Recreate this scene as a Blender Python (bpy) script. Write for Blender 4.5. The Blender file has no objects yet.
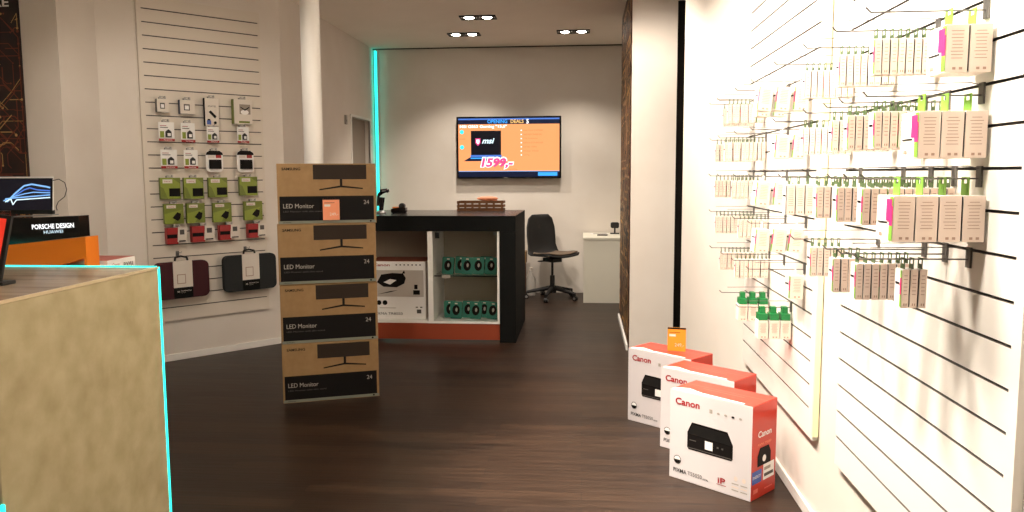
import bpy, math, random
from mathutils import Matrix, Vector
random.seed(7)
C = bpy.context.scene.collection
def lin(r, g, b):
    f = lambda c: (c/255/12.92) if c/255 <= .04045 else ((c/255+.055)/1.055)**2.4
    return (f(r), f(g), f(b), 1)

# ---------------------------------------------------------------- camera
P_, Y_, RO = .1026, .0886, -.0045
cd = bpy.data.cameras.new('camera'); cam = bpy.data.objects.new('camera', cd); C.objects.link(cam)
cam.location = (0, 0, 1.48)
cam.rotation_mode = 'QUATERNION'
cam.rotation_quaternion = (Matrix.Rotation(Y_, 4, 'Z') @ Matrix.Rotation(math.pi/2 - P_, 4, 'X') @ Matrix.Rotation(RO, 4, 'Z')).to_quaternion()
cd.sensor_width = 36; cd.lens = 796.5/1024*36; cd.clip_start = .02
bpy.context.scene.camera = cam
# ---------------------------------------------------------------- world, exposure
w = bpy.data.worlds.new('world'); bpy.context.scene.world = w; w.use_nodes = True
w.node_tree.nodes['Background'].inputs[0].default_value = (.8, .8, .9, 1)
w.node_tree.nodes['Background'].inputs[1].default_value = .05
vs = bpy.context.scene.view_settings
vs.view_transform = 'Standard'; vs.look = 'None'; vs.gamma = 1; vs.use_curve_mapping = False; vs.exposure = 0.6
WARM = (1, .89, .77)
# ceiling down lights: (x, y, power, target, cone degrees); each gets a real fitting below
CEIL = 3.03
SPOTS = [  # the three fittings in view, over the back of the shop
    (-1.04, 8.03, 75, (-1.1, 8.6, 0), 100), (-1.32, 8.97, 60, (-1.4, 9.2, 0), 110), (-.11, 8.93, 60, (-.1, 9.2, 0), 110),
    # over the shop floor, out of the frame
    (-1.2, 2.6, 26, (-1.6, 4.9, .9), 80), (-2.2, 3.9, 50, (-2.9, 6.1, .9), 80), (-.1, 4.9, 32, (-.9, 7.0, .3), 85),
    (-.2, 3.1, 230, (.0, 3.85, 0), 30), (-1.3, 1.2, 34, (-1.9, 2.8, .9), 80),
    # wall washers along the slatwalls
    (-.3, 1.75, 285, (.97, 1.75, .8), 105), (-.3, 2.4, 250, (.97, 2.4, .8), 105), (-.3, 3.1, 235, (.97, 3.15, .8), 105), (-.3, 3.9, 215, (.97, 4.0, .9), 100), (-.3, 4.8, 185, (.97, 5.0, 1.2), 100), (-.1, 5.6, 165, (.65, 6.4, 1.5), 100)]
# ---------------------------------------------------------------- materials
MATS = {}
def mat(name, col, rough=.6, metal=0, emit=None, es=0, spec=None, trans=0, alpha=1):
    m = bpy.data.materials.new(name); m.use_nodes = True
    b = m.node_tree.nodes['Principled BSDF']
    b.inputs['Base Color'].default_value = col; b.inputs['Roughness'].default_value = rough; b.inputs['Metallic'].default_value = metal
    if spec is not None: b.inputs['Specular IOR Level'].default_value = spec
    if emit: b.inputs['Emission Color'].default_value = emit; b.inputs['Emission Strength'].default_value = es
    if trans: b.inputs['Transmission Weight'].default_value = trans
    if alpha < 1: b.inputs['Alpha'].default_value = alpha
    MATS[name] = m; return m
def noisy(m, c2, scale=6, amount=1., bump=0, stretch=(1, 1, 1), lo=.35, hi=.65, detail=6, coord='Object'):
    nt = m.node_tree; n = nt.nodes; l = nt.links; b = n['Principled BSDF']
    tc = n.new('ShaderNodeTexCoord'); mp = n.new('ShaderNodeMapping'); mp.inputs['Scale'].default_value = stretch
    no = n.new('ShaderNodeTexNoise'); no.inputs['Scale'].default_value = scale; no.inputs['Detail'].default_value = detail
    cr = n.new('ShaderNodeValToRGB'); cr.color_ramp.elements[0].position = lo; cr.color_ramp.elements[1].position = hi
    cr.color_ramp.elements[0].color = b.inputs['Base Color'].default_value; cr.color_ramp.elements[1].color = c2
    l.new(tc.outputs[coord], mp.inputs[0]); l.new(mp.outputs[0], no.inputs[0]); l.new(no.outputs[0], cr.inputs[0]); l.new(cr.outputs[0], b.inputs['Base Color'])
    if bump:
        bp = n.new('ShaderNodeBump'); bp.inputs['Strength'].default_value = bump; bp.inputs['Distance'].default_value = .01
        l.new(no.outputs[0], bp.inputs['Height']); l.new(bp.outputs[0], b.inputs['Normal'])
    return m
noisy(mat('wall', lin(226, 218, 208), .85), lin(222, 213, 202), 3, bump=.02)
noisy(mat('ceiling', lin(242, 232, 220), .9), lin(238, 228, 216), 2)
mat('white', lin(235, 232, 226), .5); mat('slat', lin(236, 232, 224), .45); mat('slatbeige', lin(220, 210, 196), .5); mat('groovelip', lin(120, 112, 104), .6); mat('groove', lin(54, 50, 47), .5, .3)
mat('black', lin(16, 16, 16), .45); mat('blackmat', lin(16, 17, 16), .75, spec=.15); mat('blacktop', lin(60, 57, 57), .22); mat('blackgloss', lin(8, 8, 9), .12)
mat('lamp', (1, 1, 1, 1), .5, emit=(1, .93, .82, 1), es=25)
mat('cyan', lin(60, 220, 205), .5, emit=(.02, .85, .68, 1), es=1.6)
noisy(mat('plaster', lin(192, 180, 142), .75), lin(170, 156, 118), 9, bump=.4, lo=.3, hi=.7, detail=8)
mat('counteredge', lin(214, 196, 158), .6)
noisy(mat('countertop', lin(205, 186, 158), .2), lin(168, 146, 118), 2.2, stretch=(1, 6, 1), lo=.35, hi=.7)
mat('orange', lin(238, 128, 20), .45); mat('red', lin(160, 24, 24), .4); mat('canred', lin(196, 58, 40), .35); mat('logored', lin(160, 16, 26), .5)
mat('rust', lin(146, 62, 34), .5); mat('kraftedge', lin(150, 112, 66), .7)
noisy(mat('kraft', lin(150, 119, 78), .75), lin(142, 111, 71), 20)
mat('ink', lin(20, 17, 16), .6, spec=.15); mat('inkbrown', lin(46, 36, 28), .6, spec=.2); mat('screenprint', lin(38, 34, 30), .5, spec=.2); mat('teal', lin(62, 126, 110), .25); mat('carcassshade', lin(188, 178, 160), .6)
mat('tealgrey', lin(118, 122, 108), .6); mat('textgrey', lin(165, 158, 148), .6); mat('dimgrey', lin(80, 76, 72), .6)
mat('tan', lin(226, 207, 192), .6); mat('cream', lin(226, 208, 192), .6); mat('tanline', lin(170, 138, 120), .6); mat('packwhite', lin(240, 238, 234), .4)
mat('cartonwhite', lin(212, 206, 206), .35); mat('pink', lin(226, 40, 110), .5); mat('green', lin(120, 170, 60), .5); mat('leafgreen', lin(22, 120, 60), .4); mat('darkgreen', lin(70, 92, 52), .5)
mat('olive', lin(112, 124, 36), .4); mat('lime', lin(136, 152, 46), .4); mat('wire', lin(112, 110, 107), .4, .7)
mat('steel', lin(190, 190, 190), .3, .9); mat('maroon', lin(62, 14, 22), .8); mat('sleeveblack', lin(34, 36, 36), .85)
mat('paper', lin(225, 216, 204), .6); mat('navy', lin(24, 36, 74), .4); mat('blue', lin(60, 90, 170), .4); mat('yellow', lin(250, 243, 196), .5)
mat('clear', lin(225, 220, 212), .15, alpha=.55); mat('seat', lin(112, 96, 80), .9); mat('chairblack', lin(22, 21, 21), .6)
mat('desk', lin(226, 222, 206), .5); mat('crate', lin(116, 76, 46), .8); mat('peach', lin(236, 150, 110), .6)
mat('pinkred', lin(228, 120, 104), .5); mat('gold', lin(214, 160, 90), .5); mat('tagorange', lin(238, 150, 40), .5); mat('doordark', lin(150, 138, 126), .7)
mat('redscreen', lin(200, 30, 20), .3, emit=lin(225, 60, 40), es=.5)
mat('dark', lin(26, 22, 20), .6); mat('pic', lin(186, 178, 168), .5)
g = mat('glass', (.97, .985, .975, 1), .02, trans=1); g.node_tree.nodes['Principled BSDF'].inputs['IOR'].default_value = 1.1
for nm, c, s in (('s_orange', lin(244, 156, 98), .92), ('s_navy', lin(14, 22, 46), 1), ('s_white', (1, 1, 1, 1), 1.1), ('s_blue', lin(60, 160, 245), 1), ('s_gold', lin(240, 190, 110), 1),
                 ('s_black', lin(12, 12, 20), 1), ('s_steel', lin(70, 110, 190), 1), ('s_pink', lin(226, 70, 130), 1), ('s_text', lin(196, 110, 60), 1), ('s_cyan', lin(60, 230, 240), 1),
                 ('s_ice', lin(215, 240, 250), 1), ('s_paleblue', lin(120, 170, 225), 1)):
    mat(nm, (0, 0, 0, 1), .2, emit=c, es=s)
def floor_mat():
    m = mat('floorwood', lin(60, 46, 38), .42, spec=.25); nt = m.node_tree; n = nt.nodes; l = nt.links; b = n['Principled BSDF']
    tc = n.new('ShaderNodeTexCoord'); br = n.new('ShaderNodeTexBrick')
    br.inputs['Scale'].default_value = 1; br.inputs['Brick Width'].default_value = 1.3; br.inputs['Row Height'].default_value = .09
    br.inputs['Mortar Size'].default_value = .0015; br.offset = .37
    br.inputs['Color1'].default_value = lin(54, 39, 29); br.inputs['Color2'].default_value = lin(38, 27, 21); br.inputs['Mortar'].default_value = lin(30, 24, 20)
    l.new(tc.outputs['Object'], br.inputs[0])
    mp = n.new('ShaderNodeMapping'); mp.inputs['Scale'].default_value = (1.2, 22, 1); no = n.new('ShaderNodeTexNoise'); no.inputs['Scale'].default_value = 2.5; no.inputs['Detail'].default_value = 8
    l.new(tc.outputs['Object'], mp.inputs[0]); l.new(mp.outputs[0], no.inputs[0])
    mx = n.new('ShaderNodeMix'); mx.data_type = 'RGBA'; mx.blend_type = 'OVERLAY'; mx.inputs[0].default_value = 1
    l.new(br.outputs['Color'], mx.inputs[6]); l.new(no.outputs[0], mx.inputs[7]); l.new(mx.outputs[2], b.inputs['Base Color'])
    mr = n.new('ShaderNodeMapRange'); mr.inputs[3].default_value = .28; mr.inputs[4].default_value = .5; l.new(no.outputs[0], mr.inputs[0]); l.new(mr.outputs[0], b.inputs['Roughness'])
    bp = n.new('ShaderNodeBump'); bp.inputs['Strength'].default_value = .15; bp.inputs['Distance'].default_value = .005; l.new(no.outputs[0], bp.inputs['Height']); l.new(bp.outputs[0], b.inputs['Normal'])
floor_mat()
noisy(mat('mural', lin(24, 17, 16), .5), lin(58, 30, 24), 5, lo=.4, hi=.7)
mat('trace', lin(120, 56, 40), .5); mat('tracegold', lin(205, 160, 100), .4); mat('muralbrown', lin(84, 54, 40), .5)

# ---------------------------------------------------------------- mesh builder
ID = Matrix.Identity(4)
def T(x=0, y=0, z=0): return Matrix.Translation((x, y, z))
def R(a, ax='Z'): return Matrix.Rotation(a, 4, ax)
_tc = {}
def text_geo(s, bold=0, shear=0):
    k = (s, bold, shear)
    if k in _tc: return _tc[k]
    cu = bpy.data.curves.new('t', 'FONT'); cu.body = s; cu.resolution_u = 3; cu.offset = bold; cu.shear = shear
    o = bpy.data.objects.new('t', cu); C.objects.link(o); bpy.context.view_layer.update()
    me = o.evaluated_get(bpy.context.evaluated_depsgraph_get()).to_mesh()
    v = [tuple(p.co) for p in me.vertices]; f = [tuple(p.vertices) for p in me.polygons]
    xs = [p[0] for p in v]; ys = [p[1] for p in v]
    bb = (min(xs), min(ys), max(xs), max(ys))
    bpy.data.objects.remove(o); bpy.data.curves.remove(cu)
    _tc[k] = (v, f, bb); return _tc[k]
class MB:
    def __init__(s): s.v = []; s.f = []; s.m = []; s.sm = []; s.names = []
    def add(s, vs_, fs, m, M=ID, smooth=False):
        if m not in s.names: s.names.append(m)
        i = s.names.index(m); o = len(s.v)
        s.v += [tuple(M @ Vector(p)) for p in vs_]
        for f in fs: s.f.append(tuple(o+k for k in f)); s.m.append(i); s.sm.append(smooth)
        return s
    def box(s, x0, y0, z0, x1, y1, z1, m, M=ID, fm=None):
        v = [(x0, y0, z0), (x1, y0, z0), (x1, y1, z0), (x0, y1, z0), (x0, y0, z1), (x1, y0, z1), (x1, y1, z1), (x0, y1, z1)]
        fs = {'b': (0, 3, 2, 1), 't': (4, 5, 6, 7), 'f': (0, 1, 5, 4), 'r': (1, 2, 6, 5), 'k': (2, 3, 7, 6), 'l': (3, 0, 4, 7)}
        if m not in s.names: s.names.append(m)
        o = len(s.v); s.v += [tuple(M @ Vector(p)) for p in v]
        for k, f in fs.items():
            mm = (fm or {}).get(k, m)
            if mm not in s.names: s.names.append(mm)
            s.f.append(tuple(o+q for q in f)); s.m.append(s.names.index(mm)); s.sm.append(False)
        return s
    def cyl(s, a, b, r, m, r2=None, n=14, M=ID, smooth=True, caps=True):
        a = Vector(a); b = Vector(b); d = (b-a).normalized(); q = d.to_track_quat('Z', 'Y').to_matrix(); r2 = r if r2 is None else r2
        v = []
        for i in range(n):
            t = 2*math.pi*i/n; v.append(tuple(a+q@Vector((r*math.cos(t), r*math.sin(t), 0))))
        for i in range(n):
            t = 2*math.pi*i/n; v.append(tuple(b+q@Vector((r2*math.cos(t), r2*math.sin(t), 0))))
        s.add(v, [(i, (i+1) % n, n+(i+1) % n, n+i) for i in range(n)], m, M, smooth)
        if caps: s.add(v, [tuple(reversed(range(n))), tuple(range(n, 2*n))], m, M)
        return s
    def path(s, pts, r, m, n=6, M=ID):
        for i in range(len(pts)-1): s.cyl(pts[i], pts[i+1], r, m, n=n, M=M)
        return s
    def lathe(s, prof, m, n=20, M=ID):
        v = []; f = []
        for (r, z) in prof:
            for i in range(n): t = 2*math.pi*i/n; v.append((r*math.cos(t), r*math.sin(t), z))
        for j in range(len(prof)-1):
            for i in range(n): f.append((j*n+i, j*n+(i+1) % n, (j+1)*n+(i+1) % n, (j+1)*n+i))
        return s.add(v, f, m, M, True)
    def prism(s, pts, y0, y1, m, M=ID, side=None, smooth=False):  # outline in xz, extruded along y
        n = len(pts); v = [(x, y0, z) for x, z in pts]+[(x, y1, z) for x, z in pts]
        s.add(v, [tuple(range(n)), tuple(reversed(range(n, 2*n)))], m, M)
        return s.add(v, [(i, n+i, n+(i+1) % n, (i+1) % n) for i in range(n)], side or m, M, smooth)
    # flat print on the front plane (y = -off)
    def rect(s, x0, z0, x1, z1, m, off=.0008, M=ID): return s.add([(x0, -off, z0), (x1, -off, z0), (x1, -off, z1), (x0, -off, z1)], [(0, 1, 2, 3)], m, M)
    def poly(s, pts, m, off=.0012, M=ID): return s.add([(x, -off, z) for x, z in pts], [tuple(range(len(pts)))], m, M)
    def disc(s, x, z, r, m, off=.0012, M=ID, rz=None, n=20): return s.poly([(x+r*math.cos(2*math.pi*i/n), z+(rz or r)*math.sin(2*math.pi*i/n)) for i in range(n)], m, off, M)
    def text(s, t, x0, z0, w, h, m, off=.0016, M=ID, bold=0, shear=0):
        v, f, b = text_geo(t, bold, shear); sx = w/(b[2]-b[0]); sz = h/(b[3]-b[1])
        return s.add([(x0+(p[0]-b[0])*sx, -off, z0+(p[1]-b[1])*sz) for p in v], f, m, M)
    def build(s, name, parent=None, bevel=0, loc=None, rz=0, solid=0):
        me = bpy.data.meshes.new(name); me.from_pydata(s.v, [], s.f)
        for nm in s.names: me.materials.append(MATS[nm])
        me.polygons.foreach_set('material_index', s.m); me.polygons.foreach_set('use_smooth', s.sm); me.update()
        o = bpy.data.objects.new(name, me); C.objects.link(o)
        if parent: o.parent = parent
        if loc: o.location = loc
        o.rotation_euler.z = rz
        if bevel:
            b = o.modifiers.new('bevel', 'BEVEL'); b.width = bevel; b.segments = 2; b.limit_method = 'ANGLE'; b.angle_limit = .8
        return o
def roundrect(w, h, r, n=5, x0=0, z0=0):
    p = []
    for cx, cz, a in ((w-r, r, -90), (w-r, h-r, 0), (r, h-r, 90), (r, r, 180)):
        for i in range(n+1): t = math.radians(a+90*i/n); p.append((x0+cx+r*math.cos(t), z0+cz+r*math.sin(t)))
    return p
def tag(o, label, cat, group=None, kind=None):
    o['label'] = label; o['category'] = cat
    if group: o['group'] = group
    if kind: o['kind'] = kind
    return o
def thing(name, label, cat, loc=(0, 0, 0), rz=0, group=None):
    o = bpy.data.objects.new(name, None); C.objects.link(o); o.location = loc; o.rotation_euler.z = rz; o.empty_display_size = .05
    return tag(o, label, cat, group)
def struct(o): o['kind'] = 'structure'; return o
def dup(o, parent=None):
    c = o.copy(); C.objects.link(c); c.parent = parent
    for ch in o.children: dup(ch, c)
    return c
ORD = ['first', 'second', 'third', 'fourth', 'fifth', 'sixth', 'seventh', 'eighth', 'ninth', 'tenth', 'eleventh', 'twelfth']

# ================================================================ the room
struct(MB().box(-4.8, -1.8, -.1, 1.6, 10.1, 0, 'floorwood').build('floor'))
struct(MB().box(-4.8, -1.8, CEIL, 1.6, 10.1, CEIL+.1, 'ceiling').build('ceiling'))
struct(MB().box(-2.7, 9.9, 0, 1.6, 10.05, CEIL, 'wall').build('wall_back'))
struct(MB().box(-4.8, -1.8, 0, 1.6, -1.6, CEIL, 'wall').build('wall_front'))
struct(MB().box(.98, -1.6, 0, 1.13, 4.8, CEIL, 'wall').build('wall_right'))
struct(MB().box(1.4, 4.8, 0, 1.55, 9.9, CEIL, 'wall').build('wall_right_rear'))
mb = MB(); v = [(.98, 4.8), (.735, 6.0), (.80, 6.012), (1.13, 4.8)]
mb.add([(x, y, 0) for x, y in v]+[(x, y, CEIL) for x, y in v], [(0, 3, 2, 1), (4, 5, 6, 7), (1, 0, 4, 5)[::-1], (2, 1, 5, 6)[::-1], (3, 2, 6, 7)[::-1], (0, 3, 7, 4)[::-1]], 'wall')
struct(mb.build('wall_right_angled'))
struct(MB().box(.395, 6.66, 0, .757, 8.16, CEIL, 'wall').box(.757, 7.5, 0, 1.4, 7.6, CEIL, 'dark').build('wall_pier'))  # closing wall coloured dark to paint the shade in the gap beside the pier
# left side: straight wall with the door, diagonal wall, stepped pier
DX = -2.6
mb = MB().box(DX-.12, 6.79, 0, DX, 8.879, CEIL, 'wall').box(DX-.12, 8.879, 2.13, DX, 9.66, CEIL, 'wall').box(DX-.12, 9.66, 0, DX, 10.0, CEIL, 'wall').box(DX-.5, 8.85, 0, DX-.42, 9.7, 2.2, 'doordark').box(DX-.42, 8.82, 0, DX-.12, 8.879, 2.19, 'wall').box(DX-.42, 9.66, 0, DX-.12, 9.7, 2.19, 'wall').box(DX-.42, 8.879, 2.13, DX-.12, 9.66, 2.19, 'wall')
struct(mb.build('wall_left_rear'))
d1 = struct(MB().box(DX-.10, 8.879, 0, DX-.06, 9.66, 2.13, 'doordark').build('door_1'))
mb = MB()
for a, b in (((DX-.02, 8.85, 0), (DX+.012, 8.879, 2.13)), ((DX-.02, 9.66, 0), (DX+.012, 9.69, 2.13)), ((DX-.02, 8.85, 2.13), (DX+.012, 9.69, 2.16))): mb.box(*a, *b, 'white')
mb.build('door_frame', d1, .003); MB().box(DX-.06, 8.93, 1.0, DX-.02, 9.05, 1.02, 'steel').build('door_handle', d1)
A = Vector((-3.329, 5.949, 0)); DU = Vector((.6568, .7541, 0)); DN = Vector((.7541, -.6568, 0)); DA = math.atan2(.7541, .6568)
def diag(u, n=0, z=0): return A+DU*u+DN*n+Vector((0, 0, z))
# local frame on the diagonal wall: x along the wall, y into the wall, z up
struct(MB().box(-.36, 0, 0, 1.115, .15, CEIL, 'wall').build('wall_left', loc=tuple(A), rz=DA))
struct(MB().box(-.30, -.012, 0, 1.10, -.001, .055, 'white').build('baseboard_left', bevel=.003, loc=tuple(A), rz=DA))
struct(MB().box(-3.72, 5.248, 0, -3.562, 5.75, CEIL, 'wall').box(-4.8, 5.248, 0, -3.72, 5.40, CEIL, 'wall').build('wall_pier_left'))
struct(MB().box(-4.8, -1.6, 0, -4.6, 5.248, CEIL, 'wall').build('wall_left_near'))
struct(MB().box(.965, -1.6, 0, .979, 4.79, .055, 'white').build('baseboard_right', bevel=.003))
struct(MB().box(.366, 6.64, 0, .384, 8.16, .05, 'white').build('baseboard_pier', bevel=.003))
struct(MB().box(-2.6, 9.885, CEIL-.012, 1.4, 9.899, CEIL-.001, 'groove').build('trim_shadow_gap'))  # dark strip paints the shadow gap between back wall and ceiling
# round column
struct(MB().cyl((-1.885, 5.5, 0), (-1.885, 5.5, CEIL), .067, 'white', n=32).cyl((-1.885, 5.5, 0), (-1.885, 5.5, .03), .08, 'white', n=32).build('trim_column'))

# murals with circuit-board lines
def circuit(mb, x0, z0, x1, z1, n, mats, wid, seed, step=.06):
    rr = random.Random(seed)
    for i in range(n):
        x = rr.uniform(x0, x1); z = rr.uniform(z0, z1); d = rr.randrange(8); m = rr.choice(mats); wd = wid*rr.uniform(.6, 1.4)
        for k in range(rr.randint(3, 8)):
            L = step*rr.uniform(.5, 3.0); a = d*math.pi/4; nx = min(max(x+L*math.cos(a), x0), x1); nz = min(max(z+L*math.sin(a), z0), z1)
            l = math.hypot(nx-x, nz-z)
            if l > .005:
                px_, pz = -(nz-z)/l*wd/2, (nx-x)/l*wd/2
                mb.poly([(x-px_, z-pz), (nx-px_, nz-pz), (nx+px_, nz+pz), (x+px_, z+pz)], m, .0012+.00004*(i % 12))
            x, z = nx, nz; d = (d+rr.choice((-1, 0, 1))) % 8
        mb.disc(x, z, wd*1.5, m, .0018, n=8)
mu = MB().box(0, 0, 0, .775, .016, 3.0, 'mural').build('mural_panel', loc=(-4.6, 5.23, .02))
tag(mu, 'dark wall panel with copper circuit board lines at the far left', 'wall panel')
mb = MB(); circuit(mb, .02, .1, .765, 2.56, 260, ['trace', 'trace', 'trace', 'tracegold'], .005, 3); mb.build('circuit_artwork', mu)
MB().text('CORE', .43, 2.605, .285, .06, 'white', bold=.02).build('lettering', mu)
m2 = MB().box(0, 0, 0, 1.50, .010, 3.0, 'muralbrown').build('mural_panel', loc=(.384, 8.16, .015), rz=-math.pi/2)
tag(m2, 'brown and gold circuit mural panel seen edge-on at the pier', 'wall panel')
mb = MB(); circuit(mb, .01, .02, 1.49, 2.9, 260, ['tracegold', 'trace', 'mural', 'gold', 'mural'], .022, 5, .17); mb.build('circuit_artwork', m2)

# LED strips
tag(MB().box(-2.575, 9.85, .02, -2.552, 9.88, 3.0, 'cyan').box(-2.59, 9.88, .02, -2.54, 9.898, 3.0, 'steel').build('led_strip'), 'vertical turquoise light strip in the back left corner', 'light strip')

# ceiling light fittings
def fitting(i, x, y, p, tgt, cone):
    vis = i < 3
    names = ['double recessed ceiling spotlight nearest the viewer, in the middle', 'double recessed ceiling spotlight at the back, on the left', 'double recessed ceiling spotlight at the back, on the right']
    t = thing('ceiling_spotlight', names[i] if vis else 'double recessed ceiling spotlight over the shop floor out of view', 'ceiling light', (x, y, CEIL), 0, 'recessed ceiling spotlights')
    fr = MB()
    for a, b, c, d in ((-.18, -.09, .18, -.075), (-.18, .075, .18, .09), (-.18, -.075, -.165, .075), (.165, -.075, .18, .075), (-.015, -.075, .015, .075)): fr.box(a, b, -.014, c, d, -.001, 'black')
    fr.build('frame', t, .002)
    for sx in (-.09, .09):
        MB().lathe([(.070, -.002), (.066, -.012), (.050, -.008)], 'blackgloss', M=T(sx, 0, 0)).build('lamp_ring', t)
        MB().lathe([(.052, -.006), (.035, -.016), (.0001, -.020)], 'lamp', M=T(sx, 0, 0)).build('lamp_lens', t)
    ld = bpy.data.lights.new('spot', 'SPOT'); ld.energy = p; ld.color = WARM; ld.spot_size = math.radians(cone); ld.spot_blend = .6; ld.shadow_soft_size = .06 if i < 8 else .2
    lo = bpy.data.objects.new('spot_light', ld); C.objects.link(lo); lo.location = (x, y, CEIL-.05)
    lo.rotation_euler = (Vector(tgt)-lo.location).to_track_quat('-Z', 'Y').to_euler()
for i, s in enumerate(SPOTS): fitting(i, *s)

# ================================================================ slatwalls
def slatwall(name, label, L, z0, z1, gz, loc, rz, left_margin, right_margin, edge=None, col='slat'):
    """planks in the xz plane, front at y=0, thickness .02 behind"""
    mb = MB().box(0, .015, z0, L, .024, z1, col).box(0, 0, z0, left_margin, .0149, z1, col).box(L-right_margin, 0, z0, L, .0149, z1, col)
    zs = sorted(gz); lo = z0
    for z in zs: mb.box(left_margin, .012, z-.0038, L-right_margin, .0149, z+.0038, 'groove')
    for z in zs+[z1+.0038]:
        mb.box(left_margin, 0, lo, L-right_margin, .0149, min(z-.0038, z1), col, fm={'t': 'groovelip', 'b': 'groove'}); lo = z+.0038
    o = mb.build(name, loc=loc, rz=rz); tag(o, label, 'slatwall')
    if edge: MB().box(*edge[0], *edge[1], edge[2]).build('gap_light_edge', o)
    return o
RX = .955
# right wall: local x runs toward the viewer (-Y), front faces -X
RZ = -math.pi/2
GR = [.485+.1*k for k in range(0, 26)]
slatwall('slatwall', 'white slatted display wall nearest the viewer, on the right', 1.22, .385, 2.75, [.493+.0995*k for k in range(0, 23)], (RX, 3.02, 0), RZ, .004, .04)
slatwall('slatwall', 'white slatted display wall further away on the right, beyond the yellowish edge', 1.46, .37, 2.75, [.493+.0995*k for k in range(0, 23)], (RX, 4.78, 0), RZ, .004, .06,
         ((1.461, -.002, .39), (1.478, .02, 2.75), 'yellow'))  # yellowish light in the gap between panels, painted as a coloured strip
slatwall('slatwall', 'white slatted display wall on the left behind the green and red packs', .99, .328, 2.83, [.435+.1003*k for k in range(0, 24)], tuple(A+DU*-.07+DN*.025), DA, .035, .015, col='slatbeige')

# ---- packs on the right
def make_pack(kind):
    wd, th, h = {'slim': (.045, .0176, .096), 'slim_art': (.045, .0176, .096), 'mid': (.06, .028, .104), 'wide': (.10, .050, .110), 'wide_art': (.10, .050, .110), 'square': (.07, .056, .10), 'leaf': (.075, .045, .085)}[kind]
    # origin on the hook rod; front faces -X, narrow side faces -Y
    mb = MB(); top = {'slim': -.018, 'slim_art': -.018, 'mid': -.018, 'square': -.018, 'leaf': -.05}.get(kind, -.034); z1 = top; z0 = top-h
    side = 'tan' if kind in ('slim', 'slim_art', 'mid', 'wide', 'wide_art') else 'cream'  # shade on the white packs' side faces is put into this colour
    mb.box(-th/2, -wd/2, z0, th/2, wd/2, z1, side, fm={'l': 'packwhite', 't': 'packwhite', 'r': 'packwhite'})
    body = mb
    n = 9 if kind[:4] != 'slim' else 6
    for i in range(n):
        zz = z1-.016-i*(h-.04)/n; ww = th*.32*random.uniform(.7, 1)
        body.add([(-ww, -wd/2-.0004, zz), (ww, -wd/2-.0004, zz), (ww, -wd/2-.0004, zz+.0016), (-ww, -wd/2-.0004, zz+.0016)], [(0, 1, 2, 3)], 'tanline')
    for sx in (-.18, .12): body.add([(sx*th, -wd/2-.0004, z0+.006), (sx*th+th*.15, -wd/2-.0004, z0+.006), (sx*th+th*.15, -wd/2-.0004, z0+.012), (sx*th, -wd/2-.0004, z0+.012)], [(0, 1, 2, 3)], 'tanline')
    root = body.build('retail_pack', bevel=.0008)
    hw = {'slim': .0125, 'slim_art': .0125, 'mid': .014, 'square': .014}.get(kind, .019); tm = {'mid': 'darkgreen', 'slim': 'darkgreen', 'slim_art': 'darkgreen', 'wide': 'green', 'wide_art': 'green', 'square': 'packwhite', 'leaf': 'leafgreen'}[kind]; tt = .0010 if kind != 'leaf' else .012
    tb = MB(); e = .0055
    tb.box(-tt, -hw, e, tt, hw, .010, tm).box(-tt, -hw, -e, tt, -.009, e, tm).box(-tt, .009, -e, tt, hw, e, tm).box(-tt, -hw, top, tt, hw, -e, tm)
    tb.build('hang_tab', root)
    if kind == 'leaf': MB().box(-th*.42, -wd/2+.001, top, th*.42, wd/2-.001, top+.03, 'leafgreen').build('card_crown', root)
    if kind != 'leaf':
        # front print and gap-shade strip on the -X side
        M = R(-math.pi/2) @ T(-wd/2, -th/2-.0005, 0)
        p = MB()
        if kind in ('slim', 'wide', 'mid'): p.rect(wd*.80, z0+.003, wd, z1-.002, 'dimgrey', M=M)  # dark near-edge strip paints the shade in the gaps between packs
        else: p.rect(wd*.80, z0+.003, wd, z1-.002, 'green', M=M); p.rect(wd*.80, z0+h*.35, wd, z0+h*.78, 'pink', .0012, M=M)
        if kind == 'wide_art': p.rect(wd*.62, z0+h*.45, wd*.95, z0+h*.93, 'pink', .0014, M=M); p.rect(wd*.1, z0+h*.40, wd*.7, z0+h*.43, 'ink', .0014, M=M); p.rect(wd*.2, z0+h*.1, wd*.4, z0+h*.18, 'tanline', M=M)
        else: p.rect(wd*.15, z0+h*.6, wd*.7, z0+h*.66, 'ink', M=M)
        p.build('front_print_and_shade', root)
    return root
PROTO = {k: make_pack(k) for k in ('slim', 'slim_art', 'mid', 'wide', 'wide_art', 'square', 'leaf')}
USED = set()
ROWZ = {'top': 1.886, 'second': 1.687, 'third': 1.488, 'fourth': 1.289, 'fifth': 1.09, 'lowest': .891}
def make_hook(L):
    h = MB().box(-.006, -.012, -.045, -.001, .012, .006, 'wire').build('display_hook')
    MB().path([(-.006, 0, -.024), (-L+.012, 0, -.024), (-L, 0, -.012)], .0022, 'wire').build('hook_rod', h)
    MB().path([(-.006, 0, 0), (-.03, 0, .006), (-L+.04, 0, .004)], .0013, 'wire').build('label_arm', h)
    return h
HP = {}
def hook(row, y, L, label, dz=0):
    k = round(L, 2)
    if k not in HP: HP[k] = make_hook(L); h = HP[k]
    else: h = dup(HP[k])
    h.location = (RX, y, ROWZ[row]+dz); tag(h, label, 'display hook', 'wire hooks on the right slatwalls'); return h
def pname(kind): return {'slim': 'slim white-fronted retail pack', 'slim_art': 'slim pink-striped retail pack', 'wide': 'thick white-fronted retail box', 'wide_art': 'white box with pink picture', 'mid': 'medium white-fronted retail pack', 'square': 'tilted white pack', 'leaf': 'white green-topped pack'}[kind]
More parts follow.
